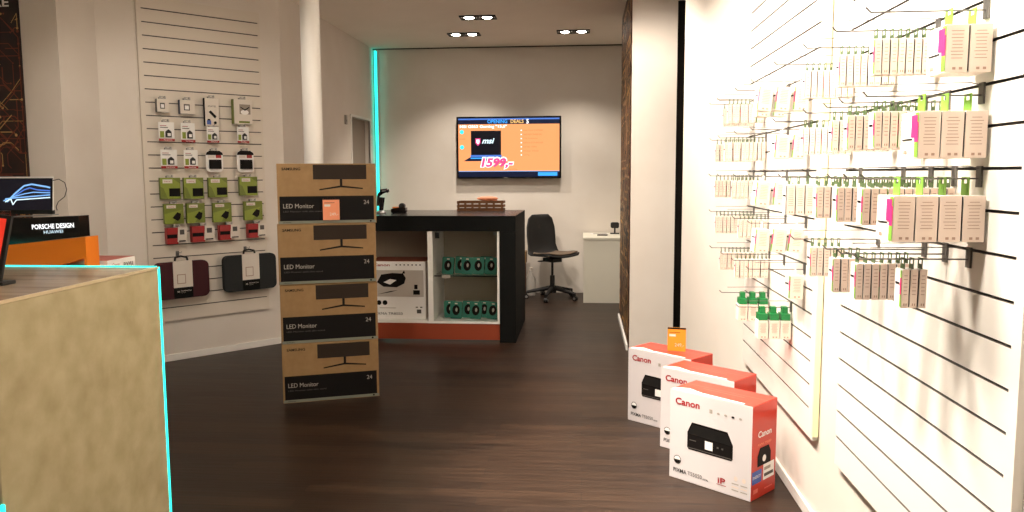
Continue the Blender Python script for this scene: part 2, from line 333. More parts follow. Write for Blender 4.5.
def fill(row, y, items, panel, hk, gap=.0, L=.28, start=None, tilt=.03, empty=0):
    """items: list of (kind) from the hook tip to the wall; panel words; hk words"""
    hook(row, y, L, f'wire hook, {hk} along, {row} row of the {panel} right slatwall' )
    items = [('slim_art' if (k == 'slim' and i in (0, 3, 7)) else k) for i, k in enumerate(items)]
    pit = {'slim': .0208, 'slim_art': .0208, 'mid': .031, 'wide': .053, 'wide_art': .053, 'square': .072, 'leaf': .05}
    tot = sum(pit[k] for k in items); x = RX-.008-tot if start is None else start
    for i, k in enumerate(items):
        x += pit[k]/2
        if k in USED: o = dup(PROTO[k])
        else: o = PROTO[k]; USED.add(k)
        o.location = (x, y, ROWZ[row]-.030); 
        o.rotation_euler = (0, random.uniform(-tilt, tilt)*.3, random.uniform(-.02, .02))
        if k == 'square': o.rotation_euler = (0, random.choice((.02, .07, .10, .12)), .1)
        tag(o, f'{pname(k)}, {ORD[i]} from tip on {hk} hook, {row} row of {panel} slatwall', 'retail pack', 'retail packs on the right slatwalls')
        x += pit[k]/2
W, S, Wa, Q, Lf = 'wide', 'slim', 'wide_art', 'square', 'leaf'
N = 'near'; F = 'far'
M_ = 'mid'
near = {'top': [(2.03, [Wa, W]), (2.29, [S]*8), (2.58, [S]*8), (2.96, [S]*8)],
        'second': [(2.03, [Wa, W, W]), (2.21, [S]*9), (2.35, [S]*10), (2.56, [S]*9), (2.96, [S]*8)],
        'third': [(2.02, [Wa, W, W, W]), (2.15, [S]*11), (2.29, [S]*12), (2.48, [S]*12), (2.85, [M_]*8)],
        'fourth': [(2.05, [S]*3, .785), (2.18, [S]*7, .718), (2.31, [S]*4, .70), (2.66, [S]*5, .735)]}
hkn = ['nearest', 'second', 'third', 'fourth', 'fifth', 'sixth']
for row, lst in near.items():
    for j, (y, it, *st) in enumerate(lst): fill(row, y, it, N, hkn[j], start=st[0] if st else None)
far = {'top': [(3.50, [Q, Q, Q]), (3.85, [Q]*2), (4.35, [S]*9), (4.62, [S]*8)],
       'second': [(3.50, [Q, Q]), (3.85, []), (4.30, [S]*10), (4.58, [S]*10)],
       'third': [(3.50, [Q, Q, Q]), (3.85, []), (4.30, [S]*8), (4.58, [S]*10)],
       'fourth': [(3.50, [Q, Q, Q]), (3.85, []), (4.20, [S]*7), (4.55, [S]*10)],
       'fifth': [(3.50, [Q]), (3.85, []), (4.15, [S]*8), (4.50, [S]*9)],
       'lowest': [(3.70, [Lf, Lf, Lf]), (4.15, [Lf, Lf, Lf])]}
for row, lst in far.items():
    for j, (y, it) in enumerate(lst): fill(row, y, it, F, hkn[j], tilt=.1, L=.25)

# ================================================================ left slatwall goods
def lplace(o, u, z, n=.09): o.location = diag(u, n, z); o.rotation_euler.z = DA; return o
def lhook(u, z, label, L=.10):
    h = MB().box(-.012, -.007, -.03, .012, -.002, .008, 'wire').build('display_hook'); MB().path([(0, -.004, 0), (0, -L+.01, 0), (0, -L, .012)], .002, 'wire').build('hook_rod', h)
    lplace(h, u, z, .026); tag(h, label, 'display hook', 'short wire hooks on the left slatwall')
COLS = ['leftmost', 'second', 'third', 'rightmost']
def hangtab(mb, w, h, m='clear'):
    c = w/2; mb.box(c-.025, .002, h, c+.025, .005, h+.004, m).box(c-.025, .002, h+.004, c-.009, .005, h+.016, m).box(c+.009, .002, h+.004, c+.025, .005, h+.016, m).box(c-.025, .002, h+.016, c+.025, .005, h+.022, m)
def lpack(kind, w, h):
    """origin at bottom centre; front y=-t"""
    M = T(-w/2, 0, 0)
    if kind == 'sd':
        r = MB().box(0, 0, 0, w, .003, h, 'packwhite', M).box(0, -.0012, 0, w, 0, h*.13, 'red', M).build('memory_card_pack')
        MB().rect(w*.08, h*.18, w*.34, h*.52, 'lime', M=M).rect(w*.1, h*.7, w*.6, h*.74, 'dimgrey', M=M).rect(w*.1, h*.8, w*.5, h*.83, 'logored', M=M).text('SanDisk', w*.3, h*.03, w*.55, h*.07, 'packwhite', .002, M=M).build('card_print', r)
        MB().prism([(w*.42, h*.2), (w*.78, h*.2), (w*.78, h*.5), (w*.6, h*.62), (w*.42, h*.5)], -.012, 0, 'black', M).box(w*.52, -.0135, h*.26, w*.72, -.012, h*.42, 'packwhite', M).build('card_adapter', r)
    elif kind == 'green':
        r = MB().box(0, 0, 0, w, .03, h, 'olive', M, fm={'f': 'lime'}).build('boxed_accessory', bevel=.001)
        MB().rect(w*.12, h*.74, w*.6, h*.92, 'paper', M=M).text('hama', w*.2, h*.8, w*.3, h*.06, 'logored', .002, M=M).poly([(0, 0), (w*.35, 0), (w*.15, h*.5), (0, h*.6)], 'olive', M=M).poly([(w*.6, h*.98), (w, h*.98), (w, h*.7)], 'olive', M=M).build('box_print', r)
        MB().rect(w*.42, h*.12, w*.97, h*.5, 'ink', .0015, M=M).build('product_picture', r)
    elif kind == 'mouse':
        r = MB().box(0, 0, 0, w, .03, h, 'olive', M, fm={'f': 'olive'}).build('boxed_accessory', bevel=.001)
        MB().rect(w*.12, h*.78, w*.6, h*.93, 'paper', M=M).text('hama', w*.2, h*.82, w*.3, h*.06, 'logored', .002, M=M).poly([(0, 0), (w*.4, 0), (w*.9, h*.7), (0, h*.5)], 'lime', M=M).build('box_print', r)
        MB().poly([(w*.4, h*.3), (w*.68, h*.14), (w*.8, h*.25), (w*.85, h*.5), (w*.66, h*.58)], 'ink', .0016, M=M).build('product_picture', r)
    elif kind == 'hdd':
        r = MB().prism(roundrect(w, h, .03), 0, .006, 'packwhite', M).build('drive_pack')
        MB().box(w*.16, -.018, h*.14, w*.86, 0, h*.58, 'ink', M).build('drive', r, .003)
        MB().rect(w*.58, h*.66, w*.9, h*.84, 'red', M=M).rect(w*.12, h*.66, w*.5, h*.78, 'paper', M=M).prism([(0, h*.80), (w, h*.80), (w*.97, h*.91), (w*.8, h), (w*.2, h), (w*.03, h*.91)], -.003, -.0004, 'ink', M).build('card_print', r)
    elif kind == 'red':
        r = MB().box(0, 0, 0, w*.55, .05, h*.98, 'red', M).build('boxed_camera_accessory', bevel=.001)
        MB().rect(0, h*.35, w*.5, h*.58, 'ink', M=M).build('dark_band', r)
        MB().prism([(w*.5, h*.12), (w, 0), (w*.96, h*.45), (w, h*.95), (w*.56, h)], -.006, -.001, 'paper', M).rect(w*.62, h*.55, w*.85, h*.85, 'dimgrey', .0068, M=M).rect(w*.56, h*.12, w*.9, h*.2, 'ink', .0068, M=M).build('price_label', r)
    elif kind == 'charger':
        r = MB().box(0, 0, 0, w, .04, h, 'navy' if w > .1 else 'dimgrey', M, fm={'f': 'paper'}).build('boxed_charger', bevel=.001)
        MB().rect(w*.25, h*.25, w*.65, h*.7, 'dimgrey', M=M).rect(w*.32, h*.32, w*.58, h*.6, 'packwhite', .0014, M=M).build('product_picture', r)
    elif kind == 'tall':
        r = MB().box(0, 0, 0, w, .035, h, 'ink', M, fm={'f': 'paper'}).build('boxed_cable_adapter', bevel=.001)
        MB().poly([(w*.25, h*.5), (w*.4, h*.56), (w*.8, h*.36), (w*.7, h*.27)], 'ink', M=M).text('ADAPTER', w*.2, h*.68, w*.6, h*.06, 'dimgrey', M=M).disc(w*.7, h*.12, .012, 'ink', M=M).rect(w*.1, h*.05, w*.4, h*.2, 'blue', M=M).rect(w*.15, h*.2, w*.35, h*.25, 'ink', M=M).build('product_picture', r)
    elif kind == 'whitegreen':
        r = MB().box(0, 0, 0, w, .05, h, 'olive', M, fm={'f': 'paper'}).build('boxed_router', bevel=.001)
        MB().rect(w*.3, h*.4, w*.9, h*.8, 'doordark', M=M).disc(w*.58, h*.48, w*.22, 'packwhite', .0016, M=M, rz=h*.1).rect(w*.25, h*.04, w*.85, h*.12, 'olive', M=M).poly([(w*.35, h*.7), (w*.6, h*.6), (w*.85, h*.72), (w*.85, h*.68), (w*.6, h*.54), (w*.35, h*.66)], 'ink', .002, M=M).build('product_picture', r)
    tb = MB(); hangtab(tb, w, h); 
    for i in range(len(tb.v)): tb.v[i] = (tb.v[i][0]-w/2, tb.v[i][1], tb.v[i][2])
    tb.build('hang_tab', r)
    return r
rows = [
 ('top', [('charger', .072, .09, 1.966, .099, 'small white boxed charger'), ('charger', .26, .117, 1.96, .108, 'white charger box with a navy side'), ('tall', .455, .114, 1.874, .22, 'tall white box with a black adapter picture'), ('whitegreen', .717, .157, 1.90, .20, 'white box with a green side')]),
 ('second', [('sd', .089, .12, 1.745, .145, ''), ('sd', .255, .11, 1.74, .15, ''), ('sd', .455, .10, 1.742, .125, ''), ('sd', .709, .10, 1.745, .13, '')]),
 ('third', [('sd', .098, .125, 1.535, .145, ''), ('sd', .269, .11, 1.535, .145, ''), ('hdd', .459, .14, 1.507, .17, ''), ('hdd', .721, .145, 1.506, .175, '')]),
 ('fourth', [('green', .099, .155, 1.298, .165, ''), ('green', .282, .155, 1.295, .168, ''), ('green', .479, .155, 1.302, .16, ''), ('green', .74, .155, 1.312, .155, '')]),
 ('fifth', [('mouse', .117, .15, 1.102, .158, ''), ('mouse', .29, .145, 1.102, .158, ''), ('mouse', .507, .155, 1.1, .158, ''), ('mouse', .775, .16, 1.105, .158, '')]),
 ('sixth', [('red', .133, .155, .945, .13, ''), ('red', .345, .185, .948, .13, ''), ('red', .564, .17, .952, .125, ''), ('red', .805, .16, .955, .122, '')])]
cname = {'sd': 'memory card pack with red base', 'hdd': 'clear pack with a grey portable drive', 'green': 'green box with black rectangle picture', 'mouse': 'green box with a black mouse picture', 'red': 'red box with white folded label'}
for rn, its in rows:
    for j, (k, u, w_, z, h, nm) in enumerate(its):
        o = lpack(k, w_, h); lplace(o, u, z, .09)
        if k == 'red': o.rotation_euler.y = 0
        tag(o, (nm or f'{cname[k]}, {COLS[j]} in the {rn} row') + ' on the left slatwall', 'retail pack', 'packs on the left slatwall')
        lhook(u, z+h+.008, f'short wire hook, {COLS[j]} in the {rn} row of the left slatwall', .10)
# laptop sleeves
def sleeve(u, z, w_, h, m, label, tilt):
    t = thing('laptop_sleeve', label, 'laptop sleeve', tuple(diag(u, .10, z)), 0, 'laptop sleeves on the left slatwall')
    t.rotation_euler = (0, 0, DA)
    M = R(tilt, 'Y') @ T(-w_/2, 0, 0)
    MB().prism(roundrect(w_, h, .045), -.022, .022, m, M, smooth=False).build('body', t, .008)
    MB().prism(roundrect(w_*.98, h*.98, .043, x0=w_*.01, z0=h*.01), -.004, .004, 'blackmat', M @ T(0, 0, 0)).build('zip_seam', t)
    cx = w_*.5
    MB().box(cx-.075, -.026, h*.30, cx+.075, -.0232, h+.004, 'paper', M).box(cx-.075, -.026, h+.002, cx+.075, .026, h+.006, 'paper', M).box(cx-.048, -.0275, h*.40, cx+.02, -.0262, h*.66, 'tanline', M).box(cx-.042, -.0285, h*.42, cx+.014, -.0277, h*.64, 'paper', M).build('paper_band', t)
    MB().box(cx-.075, -.026, .002, cx+.075, -.0232, h*.298, 'blackmat', M).text('HAMA', cx-.05, h*.16, .02, .016, 'paper', .0268, M=M).text('Notebook Case', cx-.02, h*.19, .08, .010, 'paper', .0268, M=M).text('13,3 inch', cx-.02, h*.14, .035, .009, 'textgrey', .0268, M=M).build('band_text', t)
    MB().path([(cx-.05, 0, h+.004), (cx-.045, 0, h+.035), (cx, 0, h+.042), (cx+.045, 0, h+.03), (cx+.05, 0, h+.004)], .008, 'black', M=M).build('handle', t)
sleeve(.150, .515, .42, .29, 'maroon', 'maroon laptop sleeve with a white paper band on the left slatwall', 0)
sleeve(.716, .520, .46, .30, 'sleeveblack', 'black laptop sleeve with a white paper band on the left slatwall', -.0)
for u, l in ((.15, 'hook holding the maroon laptop sleeve'), (.716, 'hook holding the black laptop sleeve')): lhook(u, .874, 'short wire '+l, .09)

# ================================================================ monitor cartons
def monitor_carton(label, loc, rz, h=.386):
    w_, d = .62, .15
    t = thing('monitor_carton', label, 'box', loc, rz, 'stack of monitor cartons')
    MB().box(0, 0, 0, w_, d, h-.002, 'kraft').build('carton', t, .003)
    a = MB(); a.rect(.004, .004, w_-.004, .022, 'tealgrey').rect(.012, .022, w_-.015, h*.46, 'ink'); a.build('dark_band', t)
    MB().text('LED Monitor', w_*.055, h*.265, .19, .028, 'textgrey').text('LED Monitor with slim stand', w_*.055, h*.2, .24, .009, 'dimgrey').text('24', w_*.87, h*.32, .035, .026, 'textgrey').text('SAMSUNG', .03, .009, .05, .006, 'ink').disc(w_*.94, .013, .006, 'ink').build('band_text', t)
    MB().text('SAMSUNG', w_*.05, h*.885, .115, .017, 'ink', bold=.02).build('logo', t)
    p = MB().rect(w_*.36, h*.735, w_*.905, h*.975, 'screenprint', .001).rect(w_*.365, h*.745, w_*.90, h*.97, 'inkbrown', .0014).rect(w_*.63, h*.6, w_*.655, h*.74, 'ink').poly([(w_*.42, h*.555), (w_*.42, h*.575), (w_*.63, h*.63), (w_*.655, h*.63), (w_*.865, h*.59), (w_*.865, h*.57), (w_*.65, h*.60), (w_*.635, h*.60)], 'ink'); p.build('monitor_picture', t)
    MB().rect(.18, 0.0, .32, .03, 'kraftedge', M=T(0, .05, h-.001) @ R(-math.pi/2, 'X')).build('packing_tape', t)
    return t
sr = math.atan2(.23, .583)
for k, (dx, dy, dr) in enumerate(((0, 0, 0), (.0, .004, .006), (-.002, 0, -.008), (.004, .006, 0))):
    monitor_carton(['brown monitor carton on the floor, bottom of the stack', 'brown monitor carton second from the bottom of the stack', 'brown monitor carton third from the bottom of the stack', 'brown monitor carton with orange price card, topmost of the stack'][k],
                   (-1.930+dx, 4.899+dy, .3885*k), sr+dr, .3885)
def price_card(label, loc, rz, m, w_=.105, h=.14):
    t = thing('price_card', label, 'price card', loc, rz)
    MB().box(0, 0, 0, w_, .003, h, m).build('card', t)
    MB().rect(0, h*.93, w_, h, 'ink').rect(.01, h*.62, w_*.45, h*.72, 'paper').rect(w_*.1, h*.78, w_*.7, h*.80, 'ink').text('249,-', w_*.4, h*.18, w_*.5, h*.16, 'paper').build('card_print', t)
MC = Vector((-1.926, 4.893, 0)); ms = Vector((math.cos(sr), math.sin(sr), 0))
p = MC+ms*.282+Vector((math.sin(sr), -math.cos(sr), 0))*.012
price_card('orange price card leaning on the front of the topmost monitor carton', (p.x, p.y, 1.1905), sr, 'peach')

# ================================================================ printer cartons (right)
def printer_pic(p, x, z, w_, h, off=.001):
    pts = [(x, z+h*.08), (x+w_*.03, z), (x+w_*.97, z), (x+w_, z+h*.06), (x+w_, z+h*.55), (x+w_*.88, z+h*.97), (x+w_*.1, z+h), (x, z+h*.62)]
    p.poly(pts, 'ink', off); p.poly([(x+w_*.02, z+h*.57), (x+w_*.98, z+h*.52), (x+w_*.87, z+h*.9), (x+w_*.11, z+h*.94)], 'black', off+.0004)
    p.rect(x+w_*.02, z+h*.05, x+w_*.98, z+h*.08, 'dimgrey', off+.0006); p.rect(x+w_*.40, z+h*.16, x+w_*.57, z+h*.46, 'packwhite', off+.0008)
    p.rect(x+w_*.66, z+h*.3, x+w_*.70, z+h*.36, 'dimgrey', off+.0008); p.rect(x+w_*.76, z+h*.3, x+w_*.8, z+h*.36, 'dimgrey', off+.0008)
    p.rect(x+w_*.05, z+h*.34, x+w_*.2, z+h*.37, 'dimgrey', off+.0008)
def printer_carton(label, loc, rz):
    w_, d, h = .442, .222, .442
    t = thing('printer_carton', label, 'box', loc, rz, 'white and red printer cartons')
    MB().box(0, 0, 0, w_, d, h, 'canred', fm={'f': 'cartonwhite', 'b': 'cartonwhite', 'k': 'cartonwhite'}).build('carton', t, .003)
    MT = T(0, 0, h+.0002) @ R(-math.pi/2, 'X')
    MB().poly([(.01, .0), (.01, .03), (.07, .06), (.16, .03), (w_-.05, .02), (w_-.05, 0)], 'packwhite', .0006, M=MT).rect(.12, .10, .34, .106, 'pinkred', M=MT).rect(.0, .13, w_, .134, 'pinkred', M=MT).build('top_flap_print', t)
    # serif-like red logo
    MB().text('Canon', .032, .372, .135, .034, 'logored', bold=.025).build('logo', t)
    a = MB(); a.rect(.22, .366, .236, .384, 'textgrey')
    for i in range(4): a.disc(.268+i*.038, .372, .008, 'textgrey' if i != 2 else 'ink', rz=.005)
    a.build('feature_icons', t)
    p = MB(); printer_pic(p, .102, .165, .245, .135); p.build('printer_picture', t)
    b = MB().disc(.048, .098, .021, 'ink').disc(.048, .098, .018, 'packwhite', .0016); b.poly([(.03, .098), (.033, .088), (.04, .082), (.048, .08), (.056, .082), (.063, .088), (.066, .098)], 'ink', .002); b.build('half_disc_mark', t)
    MB().text('PIXMA', .026, .036, .075, .019, 'ink', bold=.015).text('TS5050', .107, .036, .08, .019, 'dimgrey').text('series', .192, .034, .028, .011, 'ink').build('product_name', t)
    MB().text('iP', .272, .044, .04, .028, 'logored', bold=.02).rect(.266, .036, .316, .039, 'logored').build('warranty_mark', t)
    a = MB()
    for i in range(2):
        a.disc(.365+i*.042, .088, .009, 'tan', rz=.011)
        for j in range(3): a.rect(.345+i*.045, .03+j*.015, .38+i*.045, .035+j*.015, 'tan' if j == 1 else 'textgrey')
    a.build('ink_icons', t)
    MS = T(w_+.0002, 0, 0) @ R(math.pi/2)
    MB().text('Canon', .05, .285, .12, .03, 'packwhite', M=MS, bold=.02).text('PIXMA TS5050', .05, .245, .12, .012, 'peach', M=MS).build('side_logo', t)
    p = MB(); 
    p.poly([(.05, .15), (.17, .15), (.17, .2), (.15, .235), (.07, .235), (.05, .2)], 'ink', M=MS).disc(.11, .18, .016, 'packwhite', .0018, M=MS); p.build('side_picture', t)
    MB().rect(.006, .075, .09, .135, 'blue', M=MS).text('ENERGY', .012, .10, .07, .014, 'packwhite', M=MS).build('blue_sticker', t)
    MB().rect(.105, .075, .205, .15, 'packwhite', M=MS).rect(.112, .09, .195, .105, 'dimgrey', .0014, M=MS).rect(.112, .12, .17, .135, 'textgrey', .0014, M=MS).build('white_sticker', t)
    MB().rect(.02, .03, .06, .05, 'pinkred', M=MS).rect(.12, .03, .19, .036, 'pinkred', M=MS).build('side_small_print', t)
    return t
pr_ = math.atan2(-.293, .334)
printer_carton('white and red printer carton nearest the viewer on the floor', (.429, 3.836, 0), pr_)
printer_carton('white and red printer carton in the middle of the row of three', (.425, 4.268, 0), pr_+.01)
printer_carton('white and red printer carton furthest back, with a small orange card on top', (.277, 4.735, 0), pr_)
price_card('small orange price card standing on the furthest printer carton', (.50, 4.66, .4435), -.2, 'tagorange', .105, .14)

# ================================================================ big plaster counter (left)
cx1, cy1, cy0, ch = -1.765, 3.16, 2.203, 1.10
t = thing('sales_counter', 'large plastered sales counter with turquoise light edges at the left', 'counter', (0, 0, 0))
MB().box(-3.9, cy0, 0, cx1, cy1, ch-.008, 'plaster').build('body', t, .004)
MB().box(-3.9, cy0, ch-.0078, cx1-.012, cy1, ch, 'countertop').box(cx1-.012, cy0, ch-.0078, cx1+.002, cy1, ch+.001, 'counteredge').build('countertop', t)
MB().box(cx1-.008, cy1+.001, .0, cx1+.003, cy1+.009, ch, 'cyan').build('light_strip', t)
MB().box(-3.9, cy1+.001, ch-.008, cx1-.008, cy1+.006, ch+.004, 'cyan').build('light_strip', t)
MB().box(cx1-.003, cy0-.009, .0, cx1+.008, cy0-.001, ch-.62, 'cyan').build('light_strip', t)
# cabinet behind it that carries the display pieces
t = thing('low_cabinet', 'low white cabinet hidden behind the plaster counter', 'cabinet', (0, 0, 0))
MB().box(-4.3, 3.25, .05, -2.32, 4.12, .93, 'white').box(-4.25, 3.29, 0, -2.36, 4.08, .05, 'dark').build('body', t, .003)
MB().box(-4.32, 3.23, .93, -2.30, 4.14, .95, 'desk').build('top', t, .002)
ZC = .95
OR = .0
t = thing('display_stand', 'orange display stand with a slot, behind the plaster counter', 'display stand', (-2.432, 3.70, ZC), OR)
W_ = .53; 
MB().prism([(-W_, 0), (-W_, .178), (0, .232), (0, 0), (-.012, 0), (-.012, .128), (-.16, .085), (-.16, 0)], 0, .105, 'orange').box(-.159, .06, 0, -.013, .1, .08, 'white').build('body', t, .003)
t = thing('sign_box', 'black box sign with glowing white lettering on the orange stand', 'sign', (-2.465, 3.71, ZC+.2305), OR)
MB().prism([(-.60, -.063), (-.60, .082), (0, .105), (0, 0)], 0, .08, 'blackgloss').build('body', t, .002)
MB().text('PORSCHE DESIGN', -.245, .048, .22, .024, 's_white', bold=.02, M=R(-.045, 'Y')).text('HUAWEI', -.185, .026, .10, .015, 's_ice', M=R(-.055, 'Y')).build('lettering', t)
LB = T(0, 0, 0) @ R(-.10, 'X')
t = thing('laptop', 'laptop with blue car outline on its dark screen, on the black sign', 'laptop', (-2.625, 3.745, ZC+.2305+.112), OR)
MB().box(-.22, -.01, -.008, .005, .04, -.001, 'steel', M=R(-.045, 'Y')).box(-.22, .0, -.001, .0, .02, .02, 'black').build('base', t, .002)
MB().box(-.42, .0, .016, .0, .008, .185, 'packwhite', M=LB, fm={'f': 'blackgloss'}).box(-.42, -.002, .178, 0, .009, .186, 'packwhite', M=LB).build('screen_lid', t, .001)
a = MB(); a.rect(-.42, .02, -.008, .176, 's_black', .001, M=LB)
def arc(pts, wd, m, off=.002):
    for i in range(len(pts)-1):
        (x, z), (x2, z2) = pts[i], pts[i+1]; l = math.hypot(x2-x, z2-z); nx, nz = -(z2-z)/l*wd/2, (x2-x)/l*wd/2
        a.poly([(x-nx, z-nz), (x2-nx, z2-nz), (x2+nx, z2+nz), (x+nx, z+nz)], m, off, M=LB)
arc([(-.24, .06), (-.2, .10), (-.15, .14), (-.11, .148), (-.03, .135), (-.012, .13)], .008, 's_paleblue')
arc([(-.2, .09), (-.15, .12), (-.12, .13), (-.08, .12), (-.012, .115)], .006, 's_steel'); arc([(-.25, .075), (-.2, .08), (-.012, .095)], .006, 's_paleblue')
arc([(-.26, .065), (-.21, .085), (-.15, .10), (-.1, .108), (-.012, .105)], .005, 's_paleblue'); arc([(-.21, .045), (-.19, .07), (-.012, .082)], .005, 's_ice'); arc([(-.25, .06), (-.22, .075), (-.21, .05)], .006, 's_ice')
a.build('screen_picture', t)
MB().path([(.0, .015, .165), (.03, .02, .172), (.06, .02, .155), (.068, .02, .12), (.055, .02, .085), (.02, .02, .06), (.0, .03, .035), (.004, .03, .016)], .002, 'black', n=8).build('cable', t)
# white/red small carton behind
t = thing('printer_carton', 'printer carton whose red top shows behind the plaster counter', 'box', (-2.74, 3.82, ZC), .0)
MB().box(0, 0, 0, .34, .25, .102, 'canred', fm={'f': 'packwhite', 'r': 'packwhite'}).build('carton', t, .002)
MK = T(.3402, 0, 0) @ R(math.pi/2)
MB().text('Canon', .04, .062, .06, .022, 'logored', M=MK).text('PIXMA', .14, .05, .09, .028, 'dimgrey', M=MK).build('lettering', t)
# tablet with red screen, near left edge
t = thing('tablet_display', 'red tablet display on a black foot at the left frame edge', 'tablet', (-2.045, 2.60, ch+.0012), .0)
TM = T(0, 0, .012) @ R(-.18, 'X')
MB().box(-.26, 0, 0, .012, .012, .235, 'black', M=TM @ R(.12, 'Y')).build('frame', t, .002)
MB().rect(-.25, .03, -.004, .222, 'redscreen', M=TM @ R(.12, 'Y')).build('screen', t)
MB().prism(roundrect(.10, .012, .004, x0=-.06, z0=0), -.025, .04, 'black').build('foot', t)

# ================================================================ black service counter
t = thing('service_counter', 'black framed service counter with glass shelves and rust plinth', 'counter', (0, 0, 0))
X0, X1, YF, YB, HT = -2.15, -.579, 6.87, 8.0, 1.12
MB().box(X0, YF, HT-.135, X1, YB, HT, 'blackmat', fm={'t': 'blacktop'}).build('top_slab', t, .004)
MB().box(-.72, YF, 0, X1, YB, HT-.136, 'blackmat').build('side_panel', t, .003)
MB().box(X0, YF, 0, X0+.1, YB, HT-.136, 'blackmat').build('side_panel', t, .003)
MB().box(X0+.101, YF+.02, .165, -1.365, YF+.6, .185, 'white').box(X0+.101, YF+.58, .186, -.722, YF+.6, HT-.137, 'carcassshade').box(-1.357, YF+.01, .186, -1.312, YF+.58, HT-.137, 'white').box(-1.364, YF+.01, .165, -.722, YF+.58, .185, 'white').box(-.742, YF+.01, .186, -.722, YF+.58, HT-.137, 'white').build('shelf_carcass', t)  # back panel greyed: shade under the slab is put into its colour
MB().box(X0+.101, YF+.015, .02, -.722, YF+.03, .163, 'rust').build('plinth', t, .002)
MB().box(-1.31, YF+.06, .578, -.744, YF+.57, .586, 'glass').build('glass_shelf', t)
MB().box(-1.31, YF+.012, .19, -.746, YF+.017, HT-.14, 'glass').build('glass_door', t)
MB().box(-1.29, YF+.018, HT-.2, -1.255, YF+.04, HT-.145, 'black').box(-.775, YF+.018, HT-.17, -.748, YF+.04, HT-.145, 'steel').build('hinge', t)
MB().box(-1.24, YF+.052, .565, -1.165, YF+.056, .592, 'paper').build('shelf_label', t)
# printer carton in left bay
t = thing('printer_carton', 'white printer carton with a photo, in the left bay of the counter', 'box', (-1.92, YF+.10, .187), 0)
w_, h = .525, .52
MB().box(0, 0, 0, w_, .4, h, 'packwhite', fm={'t': 'rust', 'r': 'tan'}).build('carton', t, .002)
MB().text('Canon', .05, .475, .15, .025, 'logored', bold=.02).build('logo', t)
a = MB()
for i in range(7): a.disc(.26+i*.036, .488, .008, 'dimgrey', rz=.006)
a.disc(.095, .145, .022, 'ink').disc(.15, .145, .022, 'ink').rect(.44, .05, .48, .085, 'dimgrey').rect(.43, .1, .45, .11, 'dimgrey').rect(.47, .1, .49, .11, 'dimgrey').rect(.1, .095, .25, .1, 'textgrey'); a.build('icons', t)
MB().rect(.07, .20, .505, .44, 'pic').build('photo_background', t)
MB().poly([(.08, .33), (.12, .40), (.22, .415), (.32, .41), (.345, .37), (.33, .32), (.26, .285), (.14, .29)], 'ink', .0016).poly([(.14, .33), (.2, .36), (.26, .35), (.2, .31)], 'packwhite', .002).poly([(.31, .41), (.33, .44), (.34, .41)], 'ink', .0018).rect(.41, .22, .47, .26, 'ink', .0016).rect(.42, .27, .45, .31, 'ink', .0016).poly([(.08, .22), (.2, .24), (.27, .26), (.2, .25)], 'ink', .0016).build('photo', t)
MB().text('PIXMA TR8550', .05, .035, .26, .022, 'ink').build('product_name', t)
# teal packs
def teal(label, loc, ry, rz=0):
    t = MB().prism(roundrect(.108, .155, .014), 0, .03, 'teal', T(-.054, 0, 0)).build('teal_pack', bevel=.003); t.location = loc; t.rotation_euler = (-.08, ry, rz)
    tag(t, label, 'retail pack', 'teal packs in the counter')
    MB().disc(0, .078, .034, 'ink', .001, rz=.046).disc(.004, .082, .010, 'textgrey', .0016, rz=.018).build('product_window', t)
    MB().box(-.012, -.001, .132, .012, .0, .142, 'paper').build('hang_slot', t)
xs1 = [(-1.205, .06, 0), (-1.095, .05, .06), (-1.03, .05, .0), (-.93, .04, .0), (-.868, .02, .07), (-.815, .05, 0)]
for i, (x, r_, dy) in enumerate(xs1): teal(f'teal pack on the glass shelf of the counter, {ORD[i]} from the left', (x, YF+.14+dy, .5885), r_)
xs2 = [(-1.19, -.03, .05), (-1.13, .02, 0), (-1.03, .05, .05), (-.955, .06, .0), (-.885, .05, .06), (-.805, .10, 0)]
for i, (x, r_, dy) in enumerate(xs2): teal(f'teal pack on the bottom shelf of the counter, {ORD[i]} from the left', (x, YF+.12+dy, .1885), r_)
# things on top of it
t = thing('crate', 'small slatted wooden crate on the black counter', 'crate', (-1.225, 7.72, HT+.001), 0)
a = MB()
for z in (0, .036, .074): a.box(0, 0, z, .455, .012, z+.022, 'crate').box(0, .21, z, .455, .222, z+.022, 'crate').box(.444, .012, z, .455, .21, z+.022, 'crate').box(0, .012, z, .011, .21, z+.022, 'crate')
a.build('slats', t)
for x in (.002, .07, .14, .21, .28, .35, .43): MB().box(x, .0125, 0, x+.022, .022, .098, 'crate').build('post', t)
MB().box(.012, .013, .0, .443, .209, .008, 'crate').build('bottom_board', t)
t = MB().add(*(lambda n, m: ([((.10*math.cos(2*math.pi*i/n))*math.sin(math.pi*j/m)*(1+.25*math.sin(3*i)), .06*math.sin(2*math.pi*i/n)*math.sin(math.pi*j/m), .022+.022*math.cos(math.pi*j/m)) for j in range(m+1) for i in range(n)], [(j*n+i, j*n+(i+1) % n, (j+1)*n+(i+1) % n, (j+1)*n+i) for j in range(m) for i in range(n)]))(12, 6), 'peach', smooth=False).build('sweet_bag', loc=(-.93, 7.80, HT+.10)); tag(t, 'crumpled orange bag lying on the small wooden crate', 'bag')
MB().box(-.06, -.035, .006, .02, -.03, .03, 'canred').build('bag_print', t)
MB().box(.05, -.02, .0, .09, .02, .02, 'peach').build('bag_end', t)
t = thing('barcode_scanner', 'black and silver hand scanner upright on the counter', 'scanner', (-1.86, 7.25, HT+.001), 0)
MB().lathe([(.0001, 0), (.045, 0), (.045, .012), (.02, .03), (.0001, .03)], 'steel').build('stand', t)
MB().cyl((0, 0, .031), (.012, 0, .15), .021, 'blackgloss', .027, n=16).cyl((-.028, 0, .07), (-.022, 0, .17), .012, 'blackgloss', n=12).cyl((-.022, 0, .17), (.02, 0, .205), .016, 'blackgloss', .02).build('handle', t)
